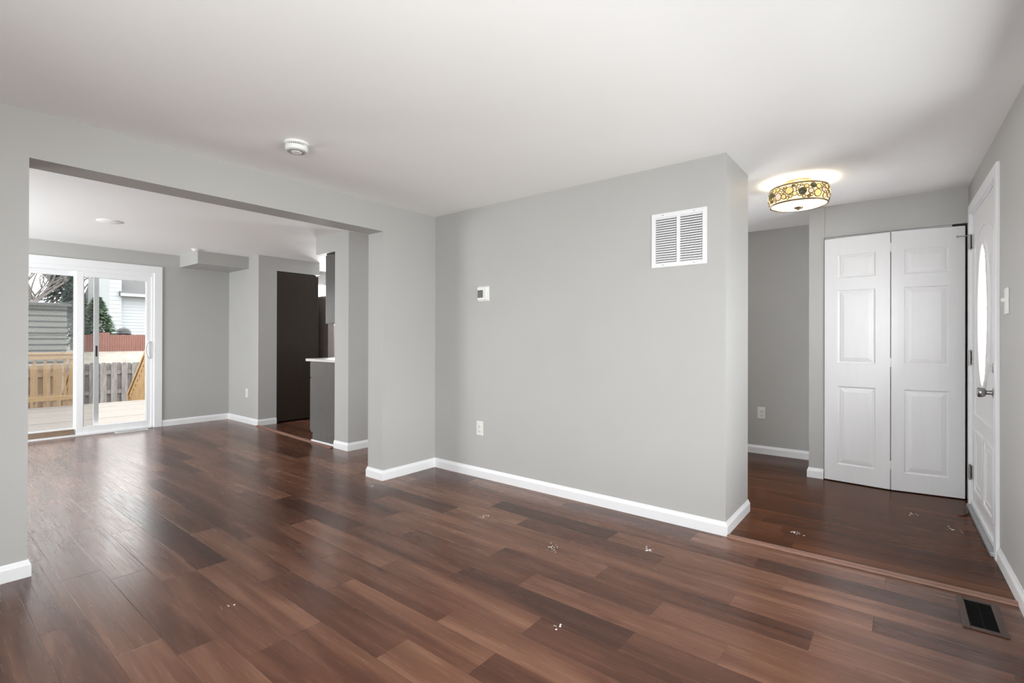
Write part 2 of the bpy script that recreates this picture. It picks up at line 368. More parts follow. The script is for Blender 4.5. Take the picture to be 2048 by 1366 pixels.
# ------------------------------------------------------------------ baseboards
BH, BT = 0.083, 0.013
PROF = [(0, 0), (BT, 0), (BT, BH * .70), (BT * .75, BH * .80), (BT * .45, BH * .9), (BT * .3, BH), (0, BH)]
def baseboard(name, label, pts, z=0.0):
    """pts: plan polyline with the room on its right side"""
    pts = pts[::-1]; n = len(pts); rings = []
    for i in range(n):
        p = Vector(pts[i])
        ds = []
        if i > 0: ds.append((p - Vector(pts[i - 1])).normalized())
        if i < n - 1: ds.append((Vector(pts[i + 1]) - p).normalized())
        ns = [Vector((-d.y, d.x)) for d in ds]
        if len(ns) == 2:
            k = ns[0] + ns[1]; k = k / (k.length_squared / 2) if k.length > 1e-6 else ns[0]
        else: k = ns[0]
        rings.append([(p.x + k.x * o, p.y + k.y * o, z + h) for o, h in PROF])
    b = MB(); q = len(PROF); vs = [v for r in rings for v in r]; fs = []
    for i in range(n - 1):
        for j in range(q):
            j2 = (j + 1) % q; fs.append((i * q + j, i * q + j2, (i + 1) * q + j2, (i + 1) * q + j))
    fs.append(tuple(range(q))); fs.append(tuple(range(n * q - 1, (n - 1) * q - 1, -1)))
    b.add(vs, fs)
    return struct(b.build(name, TRIM), label, 'baseboard')
baseboard('baseboard_main', 'white baseboard along the grey grille wall and jamb', [(XJ + .3, YB + TB), (XJ, YB + TB), (XJ, YB), (XA, YB), (XA, YE), (XA + TA, YE), (XA + TA, YE + 1.0)])
baseboard('baseboard_left', 'white baseboard ending at the left opening jamb', [(X0, YB), (XL, YB), (XL, YB + TB), (X0, YB + TB)])
baseboard('baseboard_far', 'white baseboard from the patio door into the nook', [(2.225, YW), (XK, YW), (XK, YS), (3.298, YS)])
baseboard('baseboard_post', 'white baseboard around the kitchen post', [(XP, YP1), (XP, YP0), (X1, YP0)])
baseboard('baseboard_hall', 'white baseboard under the hall outlet', [(XH, 3.8), (XH, 0.640), (XC + .2, 0.640)], 0.004)
baseboard('baseboard_closet', 'short white baseboard beside the closet doors', [(XC + .2, 0.636), (XC, 0.636), (XC, 0.529)], 0.004)
baseboard('baseboard_front', 'white baseboard along the front wall', [(3.655, front_y(3.655)), (-1.28, front_y(-1.28))])

# threshold strips
def tmold(name, label, a, b, w_=0.045, h=0.014):
    a, b = Vector(a), Vector(b); d = (b - a).normalized(); s = Vector((-d.y, d.x))
    pr = [(-w_ / 2, 0), (-w_ / 2, h * .45), (-w_ * .36, h * .85), (-w_ * .2, h), (w_ * .2, h), (w_ * .36, h * .85), (w_ / 2, h * .45), (w_ / 2, 0)]
    vs = [(p.x + s.x * o, p.y + s.y * o, hh) for p in (a, b) for o, hh in pr]; n = len(pr)
    fs = [(i, i + 1, i + 1 + n, i + n) for i in range(n - 1)] + [tuple(range(n)), tuple(range(2 * n - 1, n - 1, -1))]
    m_ = MB(); m_.add(vs, fs)
    return struct(m_.build(name, STRIPW, smooth=50), label, 'threshold strip')
tmold('trim_entry', 'long wooden floor strip at the edge of the entry', (3.106, 0.822), (3.118, -0.405))
tmold('trim_kitchen', 'wooden floor strip at the edge of the kitchen', (3.045, 6.775), (2.935, 4.80), 0.05)

# ------------------------------------------------------------------ unseen windows added to let light in, plus the kitchen window
def simple_window(name, label, x0, x1, z0, z1, y, axis, loc=(0, 0, 0), rz=0):
    t = thing(name, label, 'window', loc, rz, kind='structure')
    f = MB(); g = MB(); fwid = 0.05
    def bx(b, a0, a1, c0, c1, d0, d1):
        if axis == 'x': b.box(a0, a1, d0, d1, c0, c1)
        else: b.box(d0, d1, a0, a1, c0, c1)
    for q in ((x0, x0 + fwid, z0, z1), (x1 - fwid, x1, z0, z1), (x0, x1, z0, z0 + fwid), (x0, x1, z1 - fwid, z1), (x0, x1, (z0 + z1) / 2 - .02, (z0 + z1) / 2 + .02)):
        bx(f, *q, y - .03, y + .03)
    bx(g, x0 + .02, x1 - .02, z0 + .02, z1 - .02, y - .003, y + .003)
    f.build('window_frame', VINYL, t); g.build('pane', PANE, t)
    return t
simple_window('added_window_1', 'added unseen front window of the living room', FWX0, FWX1, FWZ0, FWZ1, -0.09, 'x', (XC, YR, 0), RZ)
simple_window('added_window_2', 'added unseen side window of the living room', -.35, 1.15, .35, 2.12, X0 - .09, 'y')
simple_window('added_window_3', 'added unseen side window of the dining room', 5.1, 7.5, .35, 2.12, X0 - .09, 'y')
simple_window('added_window_5', 'added unseen window around the hall corner', 1.75, 3.75, .45, 2.12, XH + .07, 'y')
simple_window('window_4', 'bright kitchen window beyond the dark cabinets', KWX0, KWX1, KWZ0, KWZ1, YW + .08, 'x')

# ------------------------------------------------------------------ patio sliding door
tr = MB(); cw = 0.088
for a, b2 in (((SX0 - cw, SX0 + .003), (0, SZ + cw)), ((SX1 - .003, SX1 + cw), (0, SZ + cw)), ((SX0, SX1), (SZ - .003, SZ + cw))):
    tr.box(a[0], a[1], YW - .018, YW + .01, b2[0], b2[1])
struct(tr.build('trim_1', TRIM, bevel=.004), 'white casing around the sliding patio door', 'door casing')
dr = thing('door_1', 'white sliding glass patio door to the deck', 'door', (SX0, YW, 0), kind='structure')
W_ = SX1 - SX0; fr = MB()
for q in ((0, .03, 0.0, .125, 0, SZ), (W_ - .03, W_, 0.0, .125, 0, SZ), (.03, W_ - .03, 0.0, .125, SZ - .055, SZ), (.03, W_ - .03, -0.012, .125, 0, .022)): fr.box(*q)
fr.build('door_frame', VINYL, dr, bevel=.003)
def sash(name, x0, x1, y0, y1, z0, z1, sl, sr, tp, bt, glaz):
    p = MB(); p.box(x0, x0 + sl, y0, y1, z0, z1); p.box(x1 - sr, x1, y0, y1, z0, z1)
    p.box(x0 + sl, x1 - sr, y0, y1, z1 - tp, z1); p.box(x0 + sl, x1 - sr, y0, y1, z0, z0 + bt)
    for q in ((x0 + sl, x0 + sl + .008), (x1 - sr - .008, x1 - sr)): p.box(q[0], q[1], y0 + .008, y1 - .008, z0 + bt, z1 - tp)
    o = p.build(name, VINYL, dr, bevel=.003)
    MB().box(x0 + sl - .005, x1 - sr + .005, (y0 + y1) / 2 - .003, (y0 + y1) / 2 + .003, z0 + bt - .005, z1 - tp + .005).build('pane', glaz, o)
    return o
sash('sliding_panel', 1.358 - SX0, 2.108 - SX0, .012, .050, .022, 1.985, .066, .052, .072, .082, PANE)
sash('fixed_panel', .03, 1.395 - SX0, .058, .092, .03, 1.985, .06, .045, .07, .07, PANE)
scr = MB(); sx0, sx1 = 0.80 - SX0, 1.588 - SX0
scr.box(sx1 - .05, sx1, .098, .118, .03, 1.96); scr.box(.04, .08, .098, .118, .03, 1.96); scr.box(.04, sx1, .098, .118, 1.93, 1.97); scr.box(.04, sx1, .098, .118, .022, .06)
so = scr.build('screen_panel', mat('screen_frame_white', (0.93, 0.93, 0.94), 0.4), dr, bevel=.002)
MB().box(.07, sx1 - .045, .107, .109, .05, 1.94).build('insect_screen', MESHSCR, so)
MB().box(sx1 - .033, sx1 - .017, .092, .100, .945, 1.08).build('latch', BLACKM, so)
hd = MB(); pts = [(2.085 - SX0 - .048 * math.sin(PI * k / 12), .0 - .028 * math.sin(PI * k / 12) ** .5 if 0 < k < 12 else .012, 1.02 + .105 * math.cos(PI * k / 12)) for k in range(13)]
hd.tube(pts, .009, 8); hd.box(2.075 - SX0, 2.1 - SX0, .004, .014, .90, 1.14)
hd.build('door_handle', VINYL, dr, smooth=50)

sb = MB(); sb.box(.65, 1.345, YW + .018, YW + .042, .024, .085)
tag(sb.build('security_board', BOARD, bevel=.002), 'brown wooden board lying in the patio door track', 'board')

# ------------------------------------------------------------------ entry door (skewed frame, origin at closet corner)
ed = thing('door_2', 'white front door with oval glass', 'door', (XC, YR, 0), RZ, kind='structure')
jm = MB()
for q in ((DX0 - .02, DX0, -T, .001, 0, DZ + .02), (DX1, DX1 + .02, -T, .001, 0, DZ + .02), (DX0, DX1, -T, .001, DZ, DZ + .02)): jm.box(*q)
jm.build('door_jamb', TRIM, ed)
cs = MB(); cwid = .066
for q in ((DX0 - .012 - cwid, DX0 - .012, -.002, .016, 0, DZ + .012 + cwid), (DX1 + .012, DX1 + .012 + cwid, -.002, .016, 0, DZ + .012 + cwid), (DX0 - .012, DX1 + .012, -.002, .016, DZ + .012, DZ + .012 + cwid)): cs.box(*q)
cso = cs.build('trim_2', TRIM, bevel=.004); cso.location = (XC, YR, 0); cso.rotation_euler = (0, 0, RZ)
struct(cso, 'white casing around the front door', 'door casing')
# leaf: slab with hole for oval glass
OX, OZ, OA, OB = (DX0 + DX1) / 2 - .005, 1.333, .195, .447
LX0, LX1, LZ0, LZ1, LY = DX0 + .003, DX1 - .003, .035, DZ - .004, -.004
lf = MB(); N = 48
ov = lambda s, y: [(OX + (OA + s) * math.cos(2 * PI * k / N), y, OZ + (OB + s) * math.sin(2 * PI * k / N)) for k in range(N)]
def rect_pt(k):
    a = 2 * PI * k / N; c, s_ = math.cos(a), math.sin(a); hx0, hx1, hz0, hz1 = OX - LX0, LX1 - OX, OZ - .80, LZ1 - OZ
    tt = min((hx1 if c > 0 else hx0) / max(abs(c), 1e-9), (hz1 if s_ > 0 else hz0) / max(abs(s_), 1e-9)); return (OX + c * tt, OZ + s_ * tt)
for yy in (LY, LY - .04):
    outer = [(rect_pt(k)[0], yy, rect_pt(k)[1]) for k in range(N)]; inner = ov(.03, yy)
    lf.add(outer + inner, [(k, (k + 1) % N, N + (k + 1) % N, N + k) for k in range(N)])
    # corners of the rectangle
    for cx, cz in ((LX0, .80), (LX1, .80), (LX1, LZ1), (LX0, LZ1)):
        best = sorted(range(N), key=lambda k: (outer[k][0] - cx) ** 2 + (outer[k][2] - cz) ** 2)[:2]
        lf.add([(cx, yy, cz), outer[best[0]], outer[best[1]]], [(0, 1, 2)])
    # lower field with three holes left plain
lf.add(ov(.03, LY) + ov(.03, LY - .04), [(k, (k + 1) % N, N + (k + 1) % N, N + k) for k in range(N)])
lf.box(LX0, LX1, LY - .04, LY, LZ0, .80)
for q in ((LX0, LX0 + .001, .8, LZ1), (LX1 - .001, LX1, .8, LZ1), (LX0, LX1, LZ1 - .001, LZ1)): lf.box(q[0], q[1], LY - .04, LY, q[2], q[3])
leaf = lf.build('door_leaf', DOORW, ed)
# raised mouldings
def ring_mould(b, path, y, hgt, wd):
    """closed moulding along a path of (x,z), rounded section of width wd and height hgt"""
    n = len(path); sec = [(-.5, 0), (-.35, .7), (0, 1), (.35, .7), (.5, 0)]; vs = []
    for i in range(n):
        p = Vector(path[i]); d = (Vector(path[(i + 1) % n]) - Vector(path[i - 1])).normalized(); nn = Vector((-d.y, d.x))
        d1 = (Vector(path[(i + 1) % n]) - p).normalized(); n1 = Vector((-d1.y, d1.x)); k = 1 / max(.5, nn.dot(n1))
        for o, h in sec: vs.append((p.x + nn.x * o * wd * k, y + h * hgt, p.y + nn.y * o * wd * k))
    q = len(sec); b.add(vs, [(i * q + j, i * q + j + 1, ((i + 1) % n) * q + j + 1, ((i + 1) % n) * q + j) for i in range(n) for j in range(q - 1)])
om = MB(); ring_mould(om, [(p[0], p[2]) for p in ov(.012, 0)], LY - .003, .017, .05)
om.build('oval_moulding', DOORW, ed, smooth=40)
gl = MB(); a_, b_ = ov(.01, LY - .017), ov(.01, LY - .023); gl.add(a_ + b_, [tuple(range(N)), tuple(range(2 * N - 1, N - 1, -1))] + [(k, (k + 1) % N, N + (k + 1) % N, N + k) for k in range(N)])
glo = gl.build('oval_glass', FROST, ed)
cm = MB()
for k in range(-2, 3): 
    x = OX + k * .06; hh = OB * math.sqrt(max(0, 1 - ((x - OX) / OA) ** 2)); cm.tube([(x, LY - .014, OZ - hh), (x, LY - .014, OZ + hh)], .0025, 6)
for dz in (-.22, .0, .22): 
    hx = OA * math.sqrt(1 - (dz / OB) ** 2); cm.tube([(OX - hx, LY - .014, OZ + dz), (OX, LY - .014, OZ + dz + .05), (OX + hx, LY - .014, OZ + dz)], .0025, 6)
cm.build('leaded_came', STEEL, glo)
pm = MB()
def panel_path(x0, x1, z0, z1, arch=0, lower=0):
    pts = [(x0, z0), (x1, z0)]
    if arch: pts = [(x0, z0), (x1, z0)] + [(x1 + (x0 - x1) * k / 10, z1 + arch * math.sin(PI * k / 10)) for k in range(11)]
    elif lower: pts = [(x0 + (x1 - x0) * k / 10, z0 - lower * math.sin(PI * k / 10)) for k in range(11)] + [(x1, z1), (x0, z1)]
    else: pts += [(x1, z1), (x0, z1)]
    return pts
pm_c = OX
ring_mould(pm, panel_path(LX0 + .12, pm_c - .03, .16, .56), LY - .002, .012, .026)
ring_mould(pm, panel_path(pm_c + .03, LX1 - .12, .16, .56), LY - .002, .012, .026)
ring_mould(pm, panel_path(LX0 + .165, pm_c - .075, .205, .515), LY - .002, .008, .02)
ring_mould(pm, panel_path(pm_c + .075, LX1 - .165, .205, .515), LY - .002, .008, .02)
ring_mould(pm, panel_path(LX0 + .12, LX1 - .12, .67, 1.80, arch=.10), LY - .002, .012, .026)
pm.build('panel_moulding', DOORW, ed, smooth=40)
th = MB(); th.box(DX0 - .02, DX1 + .02, -T, .03, 0.004, .028); th.build('sill', ALU, ed, bevel=.004)
sw = MB(); sw.box(LX0, LX1, LY, LY + .012, .03, .062); sw.build('door_sweep', VINYL, ed, bevel=.003)
for z in (1.865, 1.055, .255):
    h = MB(); h.tube([(DX1 - .001, .012, z - .048), (DX1 - .001, .012, z + .048)], .008, 10); h.box(DX1 - .03, DX1 + .012, -.003, .004, z - .046, z + .046)
    for zz in (-.05, .05): h.lathe([(.0, -.005), (.006, -.004), (.006, .004), (0, .005)], (DX1 - .001, .012, z + zz), 10)
    ho = h.build('hinge', STEEL, ed, smooth=40)
    if z > 1.8:
        s_ = MB(); s_.tube([(DX1, .012, z + .045), (DX1 + .01, .075, z + .045)], .004, 8); s_.lathe([(.007, 0), (.007, .012)], (DX1 + .01, .07, z + .045), 10, 'y')
        s_.build('hinge_stop', STEEL, ho, smooth=40)
KX = DX0 + .072
kb = MB(); kb.lathe([(.0, -.004), (.033, -.002), (.031, .006), (.02, .01), (.013, .012), (.012, .034), (.022, .040), (.028, .052), (.028, .066), (.024, .072), (0, .074)], (KX, 0, .885), 24, 'y', cap=False)
kb.build('door_knob', STEEL, ed, smooth=40)
db = MB(); db.lathe([(0, -.004), (.031, -.002), (.03, .006), (.024, .010), (0, .011)], (KX, 0, 1.022), 24, 'y', cap=False); db.box(KX - .005, KX + .005, .008, .034, 1.022 - .018, 1.022 + .018)
db.build('deadbolt', STEEL, ed, smooth=40)
# loose strip of weather seal by the sill
ws = MB(); ws.tube([(4.61, -.33, .034), (4.57, -.335, .022), (4.50, -.335, .012), (4.45, -.31, .009), (4.425, -.285, .009)], .005, 6)
tag(ws.build('weather_strip', mat('brown_rubber', (.10, .06, .05), .6), smooth=50), 'loose curl of brown weather strip on floor by front door', 'weather strip')

# ------------------------------------------------------------------ closet folding doors
cl = thing('door_3', 'white six-panel folding closet doors', 'door', (XC, .08, 0), kind='structure')
def leaf_door(p0, p1, z0, z1, panels, name, thick=.03):
    """p0 -> p1 front-face plan line; panels = (u0,u1,v0,v1) in metres from p0, z"""
    p0, p1 = Vector(p0), Vector(p1); d = (p1 - p0); Lg = d.length; d.normalize(); nrm = Vector((-d.y, d.x))
    if nrm.x > 0: nrm = -nrm
    def P(u, v, dep): q = p0 + d * u + nrm * dep; return (q.x - XC, q.y - .08, v)
    b = MB()
    us = sorted({0, Lg} | {q for p in panels for q in p[:2]}); vs_ = sorted({z0, z1} | {q for p in panels for q in p[2:]})
    for i in range(len(us) - 1):
        for j in range(len(vs_) - 1):
            mu, mv = (us[i] + us[i + 1]) / 2, (vs_[j] + vs_[j + 1]) / 2
            if any(p[0] < mu < p[1] and p[2] < mv < p[3] for p in panels): continue
            b.add([P(us[i], vs_[j], 0), P(us[i + 1], vs_[j], 0), P(us[i + 1], vs_[j + 1], 0), P(us[i], vs_[j + 1], 0)], [(0, 1, 2, 3)])
    prof = [(0, 0), (.004, -.006), (.011, -.0105), (.017, -.010), (.021, -.006), (.046, -.001), (.047, -.001)]
    for u0, u1, v0, v1 in panels:
        rings = [[P(u0 + s, v0 + s, dp), P(u1 - s, v0 + s, dp), P(u1 - s, v1 - s, dp), P(u0 + s, v1 - s, dp)] for s, dp in prof]
        vv = [q for r in rings for q in r]; ff = [(k * 4 + j, k * 4 + (j + 1) % 4, (k + 1) * 4 + (j + 1) % 4, (k + 1) * 4 + j) for k in range(len(prof) - 1) for j in range(4)]
        ff.append(tuple(range(len(vv) - 4, len(vv)))); b.add(vv, ff)
    # sides and back
    f4 = [P(0, z0, 0), P(Lg, z0, 0), P(Lg, z1, 0), P(0, z1, 0)]; k4 = [P(0, z0, -thick), P(Lg, z0, -thick), P(Lg, z1, -thick), P(0, z1, -thick)]
    b.add(f4 + k4, [(7, 6, 5, 4), (0, 4, 5, 1), (1, 5, 6, 2), (2, 6, 7, 3), (3, 7, 4, 0)])
    return b.build(name, DOORW, cl)
pl = [(.093, .347, .150, .795), (.093, .347, .985, 1.585), (.093, .347, 1.685, 1.875)]
FOLD = (4.836, .0805)
leaf_door((4.872, .5225), (FOLD[0], FOLD[1] + .0035), .012, 2.016, pl, 'door_leaf')
pr_ = [(.080, .345, .150, .795), (.080, .345, .985, 1.585), (.080, .345, 1.685, 1.875)]
leaf_door((FOLD[0], FOLD[1] - .0035), (4.900, -.352), .012, 2.018, pr_, 'door_leaf')
hg = MB()
for z in (1.90, 1.0, .2): hg.box(-.040, -.030, -.003, .004, z - .035, z + .035)
hg.build('hinge', PLATE, cl)
tk = MB(); tk.box(.012, .05, -.36, .444, 2.022, 2.034); tk.build('head_track', ALU, cl)

# ------------------------------------------------------------------ return air grille
def grille(loc):
    t = thing('return_air_grille', 'square white return air grille high on the grey wall', 'air grille', loc)
    # local: x out of wall (negative = into room), y along wall, z up ; origin centre
    hw, hh = .177, .1755; f = MB(); y0, y1 = -hw, hw
    cols = [(-.149, -.012), (.012, .149)]; z0, z1 = -.145, .147
    f.box(-.006, 0, -hw, cols[0][0], -hh, hh); f.box(-.006, 0, cols[1][1], hw, -hh, hh); f.box(-.006, 0, cols[0][1], cols[1][0], z0, z1)
    f.box(-.006, 0, cols[0][0], cols[1][1], -hh, z0); f.box(-.006, 0, cols[0][0], cols[1][1], z1, hh)
    f.build('frame', GRILLE, t, bevel=.002)
    MB().box(-.0012, .0, -.15, .15, -.146, .148).build('backing', DARK, t)
    n = 19; st = (z1 - z0) / n
    for a, b in cols:
        for k in range(n):
            zc = z0 + st * (k + .5); v = MB()
            v.prism([(-.0015, zc + st * .42), (-.0025, zc + st * .47), (-.0095, zc - st * .26), (-.0085, zc - st * .33)], a + .001, b - .001, 'y')
            v.v = [(p[0], p[1], p[2]) for p in v.v]
            v.build('slat', GRILLE, t)
    for y in (-.10, .10):
        for z in (-.161, .161): MB().lathe([(0, -.0085), (.004, -.0075), (.004, -.006)], (0, y, z), 10, 'x', cap=False).build('screw', ALU, t)
grille((XA, 1.123, 1.819))

# thermostat
tt = thing('thermostat', 'small white thermostat with grey screen on the grey wall', 'thermostat', (XA, 2.7775, 1.557))
MB().box(-.012, 0, -.062, .062, -.062, .062).build('base_plate', PLATE, tt, bevel=.003)
MB().box(-.030, -.010, -.055, .055, -.055, .055).build('housing', PLATE, tt, bevel=.006)
MB().box(-.0315, -.0295, -.012, .048, -.034, .030).build('screen', LCD, tt)
MB().box(-.0315, -.0295, -.040, -.024, -.04, .04).build('button_panel', IVORY, tt, bevel=.001)

# outlets
def outlet(loc, rz, label, group='white duplex wall outlets'):
    t = thing('wall_outlet', label, 'outlet', loc, rz, group)
    MB().box(-.006, 0, -.037, .037, -.06, .06).build('cover_plate', IVORY, t, bevel=.002)
    for z in (-.02, .02):
        s_ = MB(); s_.lathe([(0.0165, -.0095), (.0175, -.009), (.0175, -.004)], (0, 0, z), 20, 'x'); so_ = s_.build('socket', IVORY, t, smooth=40)
        h = MB(); h.box(-.0100, -.0090, -.0075, -.0055, z - .003, z + .006); h.box(-.0100, -.0090, .0055, .0075, z - .003, z + .005); h.box(-.0100, -.0090, -.002, .002, z - .010, z - .006)
        h.build('slot', DARK, so_)
    s2 = MB(); s2.lathe([(0, -.0085), (.003, -.0075), (.003, -.005)], (0, 0, 0), 10, 'x', cap=False); s2.build('screw', ALU, t)
outlet((XA, 2.820, .418), 0, 'duplex outlet low on the long grey wall below the thermostat')
outlet((XH, 1.145, .424), 0, 'duplex outlet low on the dark hall wall')
outlet((XK, 7.123, .418), 0, 'duplex outlet on the sunlit nook wall near the kitchen')
# light switch on the front wall (normal +y): rotate local frame so that -x -> +y
ls = thing('light_switch', 'white light switch plate beside the front door', 'light switch', (3.44, front_y(3.44), 1.372), -PI / 2 + RZ)
MB().box(-.007, 0, -.040, .040, -.064, .064).build('cover_plate', PLATE, ls, bevel=.002)
MB().box(-.024, -.004, -.005, .005, -.004, .014).build('toggle', PLATE, ls, bevel=.002)

# ------------------------------------------------------------------ smoke alarm, ceiling discs
sd = thing('smoke_alarm', 'round white smoke alarm on the living room ceiling', 'smoke alarm', (1.44, 2.735, H))
MB().lathe([(.066, 0), (.067, -.010), (.064, -.013)], n=40).build('base_ring', PLATE, sd, smooth=35)
v = MB(); v.lathe([(.050, -.010), (.050, -.024)], n=40)
v.m = 1
v.build('vent_gap', [DARK, PLATE], sd)
v = MB()
for k in range(36):
    a = 2 * PI * k / 36; c, s_ = math.cos(a), math.sin(a); x, y = .056 * c, .056 * s_
    v.tube([(x, y, -.011), (x, y, -.025)], .0026, 6)
v.build('vent_fins', PLATE, sd)
MB().lathe([(.062, -.023), (.063, -.028), (.060, -.045), (.052, -.050), (.050, -.049)], n=40).build('body', PLATE, sd, smooth=35)
MB().lathe([(.051, -.047), (.044, -.0535), (.0, -.0535)], n=40, cap=False).build('grey_cover', LENSW, sd, smooth=35)
MB().lathe([(.03, -.052), (.028, -.0565), (.0, -.057)], n=32, cap=False).build('test_button', PLATE, sd, smooth=35)
MB().lathe([(.098, 0), (.098, -.006), (.090, -.010), (0, -.011)], (1.29, 5.985, H), 40).build('ceiling_disc', CEIL, smooth=35)
tag(bpy.data.objects['ceiling_disc'], 'flat white blank cover disc on the dining ceiling', 'cover disc')
cd = thing('ceiling_sensor', 'tiny white round sensor on ceiling beside the soffit', 'sensor', (2.372, 7.00, H))
MB().lathe([(.048, 0), (.048, -.010), (.042, -.014)], n=28).build('base_ring', PLATE, cd, smooth=35)
MB().lathe([(.036, -.012), (.034, -.026), (.02, -.031), (0, -.032)], n=28, cap=False).build('body', PLATE, cd, smooth=35)

# ------------------------------------------------------------------ entry ceiling lamp
lc = (4.003, .587, H)
lp = thing('ceiling_lamp', 'mosaic drum ceiling lamp with bronze circles, glowing warm', 'ceiling lamp', lc)
ZT, ZB = -.052, -.168
def rad(z):                                   # slight barrel
    u = (z - ZB) / (ZT - ZB); return .178 + .012 * math.sin(PI * u)
AMB = mat('cream_shade_glass', (.9, .82, .6), .3, emit=(1.0, .84, .50), estr=.8)
DIFF = mat('white_diffuser_glass', (.95, .93, .88), .4, emit=(1.0, .94, .84), estr=.85)
PEB = [mat('pebble_' + n_, c, .3, emit=c, estr=e, noise=.1) for n_, c, e in (('honey', (.86, .56, .22), .6), ('blush', (.80, .56, .42), .6), ('rust', (.26, .10, .04), .4), ('olive', (.075, .062, .022), .3), ('straw', (.9, .66, .24), .7), ('smoke', (.06, .055, .03), .3))]
n_ = 64; sh = MB()
for i in range(10):
    pass
zs = [ZB + (ZT - ZB) * i / 8 for i in range(9)]
sh.lathe([(rad(z) - .004, z) for z in zs], n=n_, cap=False); sh.build('shade', AMB, lp, smooth=60)
for z, r_, nm in ((ZT, rad(ZT), 'top_rim'), (ZB, rad(ZB), 'bottom_rim')):
    rm_ = MB(); rm_.tube([(r_ * math.cos(2 * PI * k / n_), r_ * math.sin(2 * PI * k / n_), z) for k in range(n_ + 1)], .0055, 8, cap=False); rm_.build(nm, BRONZE, lp, smooth=60)
def onsurf(a, z, off):
    r_ = rad(z) + off; return (r_ * math.cos(a), r_ * math.sin(a), z)
rnd = random.Random(3); circles = []
tries = 0
for size_range, cnt in (((.021, .026), 15), ((.013, .018), 30), ((.007, .010), 60)):
    made = 0
    for _ in range(1500):
        if made >= cnt: break
        r_ = rnd.uniform(*size_range); a = rnd.uniform(0, 2 * PI); z = rnd.uniform(ZB + r_ + .008, ZT - r_ - .006)
        ok = True
        for (a2, z2, r2) in circles:
            da = (a - a2 + PI) % (2 * PI) - PI
            if math.hypot(da * .186, z - z2) < r_ + r2 + .001: ok = False; break
        if ok: circles.append((a, z, r_)); made += 1
pb = MB(); rg = MB()
for a, z, r_ in circles:
    pb.m = rnd.choice((0, 0, 0, 1, 1, 1, 4, 4, 4, 2, 3, 5)); M_ = 16
    rim = [onsurf(a + r_ * math.cos(2 * PI * k / M_) / .186, z + r_ * math.sin(2 * PI * k / M_), .0005) for k in range(M_)]
    top = [onsurf(a + .8 * r_ * math.cos(2 * PI * k / M_) / .186, z + .8 * r_ * math.sin(2 * PI * k / M_), .004) for k in range(M_)]
    pb.add(rim + top, [(k, (k + 1) % M_, M_ + (k + 1) % M_, M_ + k) for k in range(M_)] + [tuple(range(M_, 2 * M_))])
    rg.tube([onsurf(a + r_ * math.cos(2 * PI * k / M_) / .186, z + r_ * math.sin(2 * PI * k / M_), .0015) for k in range(M_ + 1)], .0032, 6, cap=False)
for i, (a, z, r_) in enumerate(circles):      # links between neighbours
    nb = sorted(circles, key=lambda q: math.hypot(((a - q[0] + PI) % (2 * PI) - PI) * .186, z - q[1]))[1:4]
    for a2, z2, r2 in nb:
        da = (a2 - a + PI) % (2 * PI) - PI; dd = math.hypot(da * .186, z2 - z)
        if dd < .05 and dd > r_ + r2 + .002:
            rg.tube([onsurf(a + da * t, z + (z2 - z) * t, .0012) for t in (r_ / dd, .5, 1 - r2 / dd)], .0026, 5)
pb.build('glass_pebbles', PEB, lp, smooth=60); rg.build('bronze_lattice', BRONZE, lp, smooth=60)
MB().lathe([(rad(ZB) - .008, ZB + .004), (.15, ZB - .008), (.08, ZB - .014), (0, ZB - .016)], n=48, cap=False).build('diffuser', DIFF, lp, smooth=60)
MB().lathe([(.0, ZB - .010), (.030, ZB - .016), (.026, ZB - .022), (.010, ZB - .025), (.007, ZB - .033), (0, ZB - .036)], n=24, cap=False).build('finial', BRONZE, lp, smooth=40)
MB().lathe([(.085, 0), (.085, -.012), (.07, -.02), (.02, -.022), (.012, -.03), (.012, ZB)], n=32).build('ceiling_canopy', BRONZE, lp, smooth=40)
for sx in (-.04, .04):
    d = bpy.data.lights.new('lamp_bulb', 'POINT'); d.energy = LAMP_W; d.color = (1, .93, .82); d.shadow_soft_size = .03
    o = bpy.data.objects.new('lamp_bulb', d); COL.objects.link(o); o.parent = lp; o.location = (sx, 0, -.14)

# ------------------------------------------------------------------ floor registers
def register(name, label, loc, rz, L, W, m1, m2, border, louvre_along):
    t = thing(name, label, 'floor register', loc, rz)
    f = MB()
    for q in ((-L / 2, L / 2, -W / 2, -W / 2 + border), (-L / 2, L / 2, W / 2 - border, W / 2), (-L / 2, -L / 2 + border, -W / 2 + border, W / 2 - border), (L / 2 - border, L / 2, -W / 2 + border, W / 2 - border)):
        f.box(q[0], q[1], q[2], q[3], 0.0005, .006)
    f.build('frame', m1, t, bevel=.003)
    MB().box(-L / 2 + border - .002, L / 2 - border + .002, -W / 2 + border - .002, W / 2 - border + .002, .0005, .0012).build('duct_opening', DARK, t)
    lo = MB(); n = int((L - 2 * border) / .0125)
    for k in range(n):
        x = -L / 2 + border + (L - 2 * border) * (k + .5) / n; lo.box(x - .0018, x + .0018, -W / 2 + border, W / 2 - border, .0012, .0045)
    lo.box(-L / 2 + border, L / 2 - border, -.002, .002, .0012, .0040)
    lo.build('louvre', m2, t)
    return t
register('floor_register', 'brown floor register with black louvres near the front door', (2.893, -.258, 0), .01, .315, .14, REGISTER, DARK, .026, 'x')
register('floor_register', 'white floor register in front of the patio door', (1.875, 7.615, 0), 0, .34, .105, PLATE, LENSW, .02, 'x')

